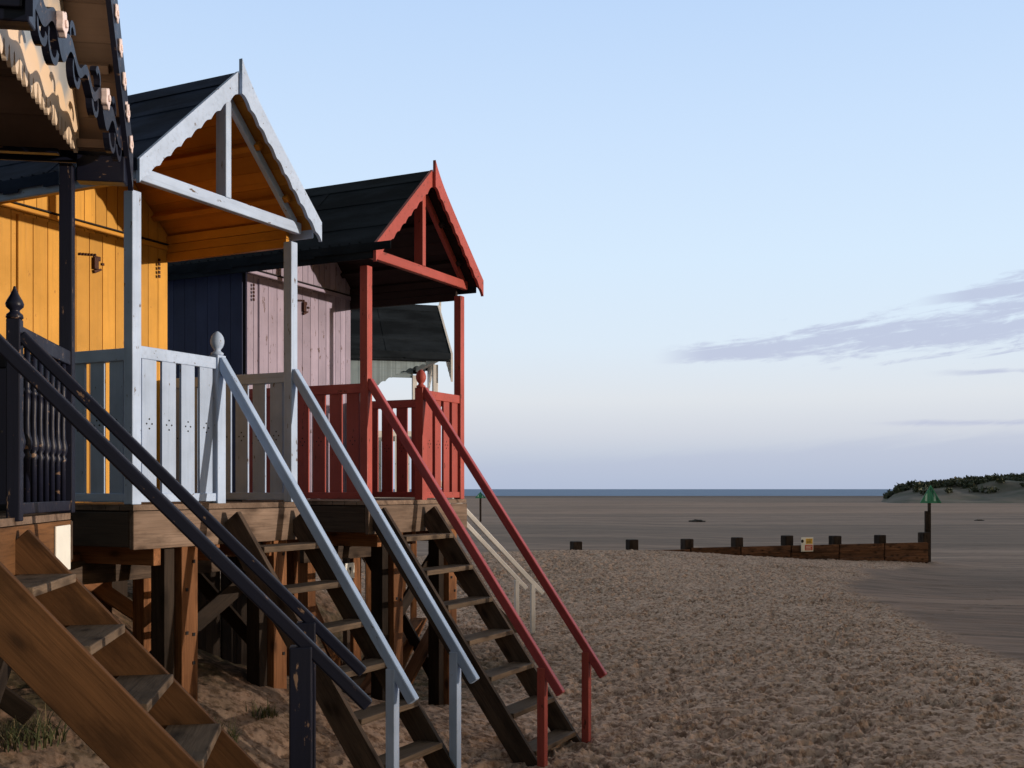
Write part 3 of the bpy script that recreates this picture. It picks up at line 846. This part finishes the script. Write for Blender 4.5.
# ------------------------------------------------------------------ groyne
gd = (G1 - G0); gL = float(np.linalg.norm(gd)); gd = gd / gL; gang = math.atan2(gd[1], gd[0])
gro = empty('groyne', (G0[0], G0[1], CZ - 1.7), gang)
tag(gro, 'low timber groyne of dark posts and weathered boards across the beach', 'groyne')
tops = []
us = []
for px in (576, 632, 687, 737, 787, 835, 880, 924):
    t = (px - 512) / 1100                      # where the post stands along the groyne
    us.append((t*G0[1] - G0[0]) / (gd[0] - t*gd[1]))
rg = random.Random(3)
for i, u in enumerate(us):
    p = G0 + gd*u; g = ground_z(*p) - (CZ - 1.7)
    k = MB(); w = .16 + .008*(i % 3); h = rg.uniform(-.03, .05) + (.03 if i > 3 else 0)
    k.box(u - w, u + w, -.16, .16, g - .5, h)
    o = k.build('groyne_post', M['groyne'], gro, .03)
for i in range(len(us) - 1):
    if i < 2: lv = ((-.50, -.36),) if i == 1 else ((-.6, -.42),)
    else: lv = ((-.56, -.31), (-.80, -.575), (-1.04, -.815), (-1.28, -1.055))
    for j, (z0, z1) in enumerate(lv):
        gdrop = .012
        k = MB(); k.box(us[i] + .02, us[i+1] - .02, -.25 + .02*(j % 2), -.17, z0, z1 + gdrop)
        k.build('groyne_board', M['plank'], gro, .015)

# warning sign on the boards
us_ = us[4] + .62
k = MB(); k.box(us_ - .26, us_ + .26, -.335, -.32, -.52, -.02)
mg = Matrix.Translation((G0[0], G0[1], CZ - 1.7)) @ Matrix.Rotation(gang, 4, 'Z')
r = empty('warning_sign', mg @ Vector((us_, -.32, -.52)), gang)
tag(r, 'small white sign with yellow and red panels fixed on the groyne boards', 'sign')
k.bm.free(); k = MB(); k.box(-.26, .26, -.015, .0, 0, .5); k.build('sign_plate', M['noticew'], r, .004)
k = MB(); k.box(-.06, .23, -.019, -.0155, .27, .46); k.build('yellow_panel', M['sign_y'], r)
k = MB(); k.box(-.10, .23, -.019, -.0155, .04, .24)
k.build('red_panel', M['sign_r'], r)
k = MB()
for z, a, b_ in ((.40, -.02, .19), (.34, -.02, .15), (.30, -.02, .17)): k.box(a, b_, -.0215, -.0195, z, z + .018)
k.prism([(-.21 + .06*math.cos(t*math.pi/6), .37 + .06*math.sin(t*math.pi/6)) for t in range(12)], -.019, -.0155, 'y')
k.build('dark_marks', M['hole'], r)
k = MB()
for z, a, b_ in ((.18, -.06, .19), (.13, -.06, .14), (.08, -.06, .17)): k.box(a, b_, -.0215, -.0195, z, z + .016)
k.build('pale_marks', M['noticew'], r)

# green triangular beacon at the seaward end
def beacon(pb, py_top, py_tri, py_apex, py_stay, hw, pole, label):
    gb = ground_z(*pb)
    bc = empty('beacon', (pb[0], pb[1], gb), 0)
    tag(bc, label, 'beacon', 'green beacons on the beach')
    zt = lambda py: CZ - (py - 489)/1100*pb[1] - gb
    beam('pole', (0, 0, -.5), (0, 0, zt(py_top)), pole, pole, M['groyne'], bc, up=(1, 0, 0))
    if py_stay: beam('pole_stay', (-.115, 0, -.1), (-.115, 0, zt(py_stay)), .11, .10, M['groyne'], bc, up=(1, 0, 0))
    k = MB(); b0, t0 = zt(py_tri), zt(py_apex)
    k.prism([(-hw, b0), (hw, b0), (hw*.93, b0 + .07), (-hw*.93, b0 + .07)], -.13, -.10, 'y')
    hh = lambda x: b0 + (t0 - b0)*(1 - abs(x)/hw)
    for i in range(9):
        c = -hw + hw*2*(i + .5)/9; w = hw/9*.86
        k.mi = 1 if i in (2, 6) else 0
        if i == 4: k.prism([(c - w, b0 + .072), (c + w, b0 + .072), (c + w, hh(c + w)), (c, t0), (c - w, hh(c - w))], -.13, -.10, 'y')
        else: k.prism([(c - w, b0 + .072), (c + w, b0 + .072), (c + w, max(hh(c + w), b0 + .08)), (c - w, max(hh(c - w), b0 + .08))], -.13, -.10, 'y')
    k.mi = 0
    for s_ in (-1, 1):
        k.prism([(s_*hw, b0), (s_*(hw + .04), b0), (0, t0 + .06), (0, t0 - .02)], -.15, -.128, 'y')
    k.build('topmark', [M['green'], M['greenl']], bc)
beacon(G0 + gd*(us[-1] + .30) + np.array((gd[1], -gd[0])) * -.05, 497, 503, 486.5, 511, .37, .10, 'tall thin beacon post with a green triangular topmark at the groyne end')
beacon(np.array(((480.5 - 512)/1100*88, 88.)), 495, 498, 492.5, None, .40, .16, 'small far beacon with a green top beside the red hut deck corner')

# driftwood and small dark clumps on the flats
for i, (px, py, sz, lab) in enumerate(((697, 522, .38, 'dark driftwood lump out on the flat sand behind the groyne'), (979, 521, .22, 'small dark lump on the flat sand right of the beacon'))):
    Z = 2.75*1100/(py - 489); x = (px - 512)/1100*Z; g = ground_z(x, Z)
    bm = bmesh.new(); bmesh.ops.create_icosphere(bm, subdivisions=3, radius=sz)
    rr = random.Random(i)
    from mathutils import noise as mn
    for v in bm.verts:
        d = 1 + .5*mn.noise(v.co*2.2/sz + Vector((i*7, 0, 0)))
        v.co = Vector((v.co.x*1.7*d, v.co.y*d, v.co.z*.42*d))
    k = MB(); k.bm.free(); k.bm = bm
    o = k.build('driftwood_lump', M['weed'], None); o.location = (x, Z, g + sz*.08)
    tag(o, lab, 'driftwood')

# ------------------------------------------------------------------ dunes and scrub
def dune_h(x, y):
    xr = x * 240. / np.maximum(y, 100.)
    prof = .86 * np.interp(xr, [81, 82, 85, 92, 105, 125, 160, 260, 420], [0, .6, 2.4, 3.6, 5.2, 7.5, 10, 13, 13])
    yy = np.clip((y - 205) / 45, 0, 1); back = np.clip((420 - y) / 90, 0, 1)
    n = (vnoise(x/7., y/7., 21) - .5)*1.5 + (vnoise(x/2.6, y/2.6, 22) - .5)*.5
    s = yy*yy*(3 - 2*yy) * back
    return prof * s + n * np.minimum(prof, 1.5)/1.5 * np.minimum(s*3, 1) - .35*(1 - np.minimum(prof*s*4, 1))
xs = np.linspace(70, 420, 150); ys = np.linspace(200, 420, 90)
Xd, Yd = np.meshgrid(xs, ys, indexing='ij'); Zd = dune_h(Xd, Yd) + base_z(Xd, Yd)
me = bpy.data.meshes.new('dune')
idx = np.arange(Xd.size).reshape(Xd.shape)
q = np.stack([idx[:-1, :-1], idx[1:, :-1], idx[1:, 1:], idx[:-1, 1:]], -1).reshape(-1, 4)
me.from_pydata(np.stack([Xd, Yd, Zd], -1).reshape(-1, 3).tolist(), [], q.tolist())
for p in me.polygons: p.use_smooth = True
m, nt, b = mat('dune_sand')
P = coords(nt, (1, 1, 1), 'Object', False); n = noise(nt, P, .25, 5, .6)
nt.links.new(mix(nt, ramp(nt, n, [(.40, 0.), (.6, 1.)]), (.105, .09, .068), (.06, .064, .04)), b.inputs['Base Color']); b.inputs['Roughness'].default_value = .95
me.materials.append(m)
o = bpy.data.objects.new('dune', me); COL.objects.link(o); tag(o, 'low sandy dune rising at the right edge of the beach', 'dune', kind='structure')

rs = np.random.RandomState(5)
V = []; F = []; 
nb = 0
while nb < 1300:
    y = rs.uniform(226, 300); x = y/240*rs.uniform(82, 165)
    if vnoise(np.array([x/5.]), np.array([y/5.]), 40)[0] < .10: continue
    if y < 240 and rs.rand() < .90: continue
    h = float(dune_h(np.array([x]), np.array([y]))[0]); g = ground_z(x, y) + h
    if h < .5: continue
    nb += 1
    rad = rs.uniform(.55, 1.25); n = 60
    d = rs.normal(size=(n, 3)); d /= np.linalg.norm(d, axis=1)[:, None]; d *= rs.uniform(.35, 1, (n, 1))
    c = np.stack([x + d[:, 0]*rad*1.25, y + d[:, 1]*rad, g + .5*rad + d[:, 2]*rad*.75], -1)
    for cc in c:
        a = rs.normal(size=3)*.20; b2 = rs.normal(size=3)*.20; i0 = len(V)
        V += [(cc + a).tolist(), (cc + b2).tolist(), (cc - a*.8).tolist(), (cc - b2).tolist()]; F.append((i0, i0+1, i0+2, i0+3))
me = bpy.data.meshes.new('dune_scrub'); me.from_pydata(V, [], F)
m, nt, b = mat('scrub_leaves')
geo = N(nt, 'ShaderNodeNewGeometry')
nt.links.new(ramp(nt, geo.outputs['Random Per Island'], [(0, (.045, .06, .035)), (.6, (.075, .09, .05)), (1, (.13, .125, .08))]), b.inputs['Base Color'])
b.inputs['Roughness'].default_value = .8
me.materials.append(m)
o = bpy.data.objects.new('dune_scrub', me); COL.objects.link(o); tag(o, 'dark green scrub covering the dune crest at right', 'scrub', kind='stuff')

# unseen wooded ridge added off the right side, crest height set to shade the beach
def ridge():
    a = R(SUN_AZ); c = np.array((math.cos(a), math.sin(a))) * 255; t = np.array((-math.sin(a), math.cos(a)))
    top = 17.2
    us_ = np.linspace(-190, 150, 171); ws = np.linspace(-34, 34, 25)
    U, Wd = np.meshgrid(us_, ws, indexing='ij')
    h = np.clip(1 - (np.abs(Wd) / 34)**2.2, 0, 1)
    crest = top + (vnoise(U/6., U*0 + .3, 61) - .5)*1.1 + (vnoise(U/1.7, U*0 + .7, 62) - .5)*.5
    ends = sstep(-190, -150, U) * (1 - sstep(110, 150, U))
    Zr = h * crest * ends + (vnoise(U/2.2, Wd/2.2, 63) - .5)*1.0*(h < .97)
    X = c[0] + t[0]*U + math.cos(a)*Wd; Y = c[1] + t[1]*U + math.sin(a)*Wd
    me = bpy.data.meshes.new('shade_ridge'); idx = np.arange(X.size).reshape(X.shape)
    q = np.stack([idx[:-1, :-1], idx[1:, :-1], idx[1:, 1:], idx[:-1, 1:]], -1).reshape(-1, 4)
    me.from_pydata(np.stack([X, Y, Zr - .4], -1).reshape(-1, 3).tolist(), [], q.tolist())
    m, nt, b = mat('shade_ridge_cover'); n = noise(nt, coords(nt, (1, 1, 1), 'Object', False), .6, 5, .65)
    nt.links.new(mix(nt, ramp(nt, n, [(.35, 0.), (.65, 1.)]), (.03, .04, .02), (.07, .075, .04)), b.inputs['Base Color']); b.inputs['Roughness'].default_value = .9
    me.materials.append(m)
    o = bpy.data.objects.new('shade_hill', me); COL.objects.link(o); tag(o, 'unseen wooded ridge added beyond the right edge to shade the beach', 'shade_hill', kind='structure')
ridge()

# grass tufts under the huts
def tuft(px, py, Z0, n, hgt, spread, label, seed):
    x = (px - 512)/1100*Z0; g = ground_z(x, Z0); rr = random.Random(seed)
    k = MB()
    for i in range(n):
        a = rr.uniform(0, 6.283); r_ = spread*math.sqrt(rr.random()); bx, by = r_*math.cos(a), r_*math.sin(a)
        az = rr.uniform(0, 6.283); ln = hgt*rr.uniform(.5, 1.1); lean = rr.uniform(.15, 1.25); w = rr.uniform(.004, .008)
        pr = None; wd = Vector((-math.sin(az), math.cos(az), 0))*w
        for j in range(5):
            t = j/4; c = Vector((bx + math.cos(az)*ln*lean*t*t, by + math.sin(az)*ln*lean*t*t, ln*t*(1 - .42*lean*t) - .02))
            s_ = 1 - t*.92; cur = (k.bm.verts.new(c - wd*s_), k.bm.verts.new(c + wd*s_))
            if pr: k.face([pr[0], pr[1], cur[1], cur[0]])
            pr = cur
    o = k.build('grass_tuft', M['grass']); o.location = (x, Z0, g)
    tag(o, label, 'grass tuft')
tuft(216, 705, 7.55, 190, .24, .16, 'green grass tuft on the sand beside the tall stilt of the yellow hut', 1)
tuft(118, 700, 8.3, 160, .22, .2, 'grass tuft in the shade behind the brown stairs', 2)
tuft(24, 690, 6.6, 170, .24, .26, 'dark grass tuft under the lower edge of the brown stairs', 3)
tuft(262, 715, 8.3, 60, .14, .12, 'sparse grass tuft between the stilts of the yellow hut', 4)

# ------------------------------------------------------------------ sky, sun, camera
W = bpy.data.worlds.new('World'); S.world = W; W.use_nodes = True
nt = W.node_tree; bg = nt.nodes['Background']
sky = N(nt, 'ShaderNodeTexSky', sky_type='NISHITA'); sky.sun_disc = False
sky.sun_elevation = R(SUN_EL); sky.sun_rotation = R(90 - SUN_AZ)
SKY_S = .135
sky.air_density = 1.0; sky.dust_density = 1.0; sky.ozone_density = 1.5
def lin(*c): return tuple(((v/255 + .055)/1.055)**2.4 if v > 10 else v/255/12.92 for v in c)
tc = N(nt, 'ShaderNodeTexCoord'); sp = N(nt, 'ShaderNodeSeparateXYZ'); nt.links.new(tc.outputs['Generated'], sp.inputs[0])
dx, dy, dz = sp.outputs
def ma(op, a, b=None, c=None): return math_(nt, op, a, b, c)
def sm(x, a, b):          # smooth step
    n = N(nt, 'ShaderNodeMapRange', interpolation_type='SMOOTHSTEP')
    nt.links.new(x, n.inputs[0]); n.inputs[1].default_value = a; n.inputs[2].default_value = b
    return n.outputs[0]
# luminous evening sky over the sea (north), dimmer overhead and inland
north = ramp(nt, dz, [(0, lin(170,185,209)), (.02, lin(187,197,215)), (.05, lin(209,214,224)), (.08, lin(222,227,233)), (.13, lin(219,233,246)),
                      (.2, lin(213,233,252)), (.3, lin(202,225,252)), (.42, lin(186,213,248)), (.55, lin(228,236,247)), (.75, lin(255,255,255))])
yd = ma('MAXIMUM', dy, .05)
p = ma('DIVIDE', dx, yd); q = ma('DIVIDE', dz, yd)
cv = N(nt, 'ShaderNodeCombineXYZ'); nt.links.new(ma('MULTIPLY', p, 9.), cv.inputs[0]); nt.links.new(ma('MULTIPLY_ADD', p, -14., ma('MULTIPLY', q, 95.)), cv.inputs[1])
cn = noise(nt, cv.outputs[0], 1.0, 6, .6, .4)
cn = ma('SUBTRACT', cn, .5)
cv2 = N(nt, 'ShaderNodeCombineXYZ'); nt.links.new(ma('MULTIPLY', p, 34.), cv2.inputs[0]); nt.links.new(ma('MULTIPLY_ADD', p, -20., ma('MULTIPLY', q, 150.)), cv2.inputs[1])
cn2 = ma('SUBTRACT', noise(nt, cv2.outputs[0], 1.0, 7, .68, .8), .5)
def band(p0, q0, slope, half, grow, pa, pb, soft, gain):
    """streak of cloud: centre line q0+slope*(p-p0), half thickness half+grow*(p-p0), fading in from pa to pb"""
    d = ma('SUBTRACT', p, p0)
    c = ma('SUBTRACT', q, ma('MULTIPLY_ADD', d, slope, q0))
    h = ma('MAXIMUM', ma('MULTIPLY_ADD', d, grow, half), .001)
    r = ma('SUBTRACT', 1.0, ma('DIVIDE', ma('ABSOLUTE', c), h))
    r = ma('ADD', ma('ADD', r, ma('MULTIPLY', cn, gain)), ma('MULTIPLY', cn2, gain*.55))
    return ma('MULTIPLY', sm(r, 0., soft), sm(p, pa, pb))
cl = band(.14, .121, .098, .0095, .066, .125, .18, .8, 3.2)
for a in ((.37, .169, .17, .005, .11, .355, .42, .7, 2.2), (.40, .106, .02, .0035, .0, .37, .44, 1.2, 2.5), (.36, .060, .0, .004, .0, .30, .40, 1.5, 2.5)):
    cl = ma('MAXIMUM', cl, band(*a))
bank = sm(ma('SUBTRACT', ma('ADD', ma('MULTIPLY_ADD', p, .055, .026), ma('MULTIPLY', cn, .03)), q), -.008, .012)
col = mix(nt, ma('MULTIPLY', bank, .5), north, lin(184,192,214))
col = mix(nt, ma('MULTIPLY', cl, .68), col, lin(179,186,214))
lobe = ma('MULTIPLY', sm(dy, -.38, .68), ma('SUBTRACT', 1., sm(dz, .62, .99)))
lobe = ma('MULTIPLY', lobe, sm(dz, -.05, -.0))
sc_ = N(nt, 'ShaderNodeMix', data_type='RGBA', blend_type='MULTIPLY'); sc_.inputs[0].default_value = 1
nt.links.new(col, sc_.inputs[6]); sc_.inputs[7].default_value = (.682, .682, .682, 1); col = sc_.outputs[2]
dim = N(nt, 'ShaderNodeMix', data_type='RGBA', blend_type='MULTIPLY'); dim.inputs[0].default_value = 1
nt.links.new(sky.outputs[0], dim.inputs[6]); dim.inputs[7].default_value = (SKY_S*1.16, SKY_S*1.0, SKY_S*.86, 1)
nt.links.new(mix(nt, lobe, dim.outputs[2], col), bg.inputs[0]); bg.inputs[1].default_value = 1.0
sun = bpy.data.lights.new('sun', 'SUN'); sun.energy = 2.55; sun.angle = R(.6); sun.color = (1, .85, .70)
so = bpy.data.objects.new('sun', sun); COL.objects.link(so)
sd = Vector((math.cos(R(SUN_EL))*math.cos(R(SUN_AZ)), math.cos(R(SUN_EL))*math.sin(R(SUN_AZ)), math.sin(R(SUN_EL))))
so.rotation_euler = sd.to_track_quat('Z', 'Y').to_euler()
so.location = (20, -5, 12)

cam = bpy.data.cameras.new('camera'); co = bpy.data.objects.new('camera', cam); COL.objects.link(co)
co.location = (0, 0, CZ); co.rotation_euler = (R(90), 0, 0)
cam.sensor_width = 36; cam.lens = 1100/1024*36; cam.shift_y = (489 - 384)/1024
cam.clip_start = .05; cam.clip_end = 40000
S.camera = co
S.view_settings.view_transform = 'Standard'; S.view_settings.look = 'None'
S.view_settings.exposure = .58; S.view_settings.gamma = 1
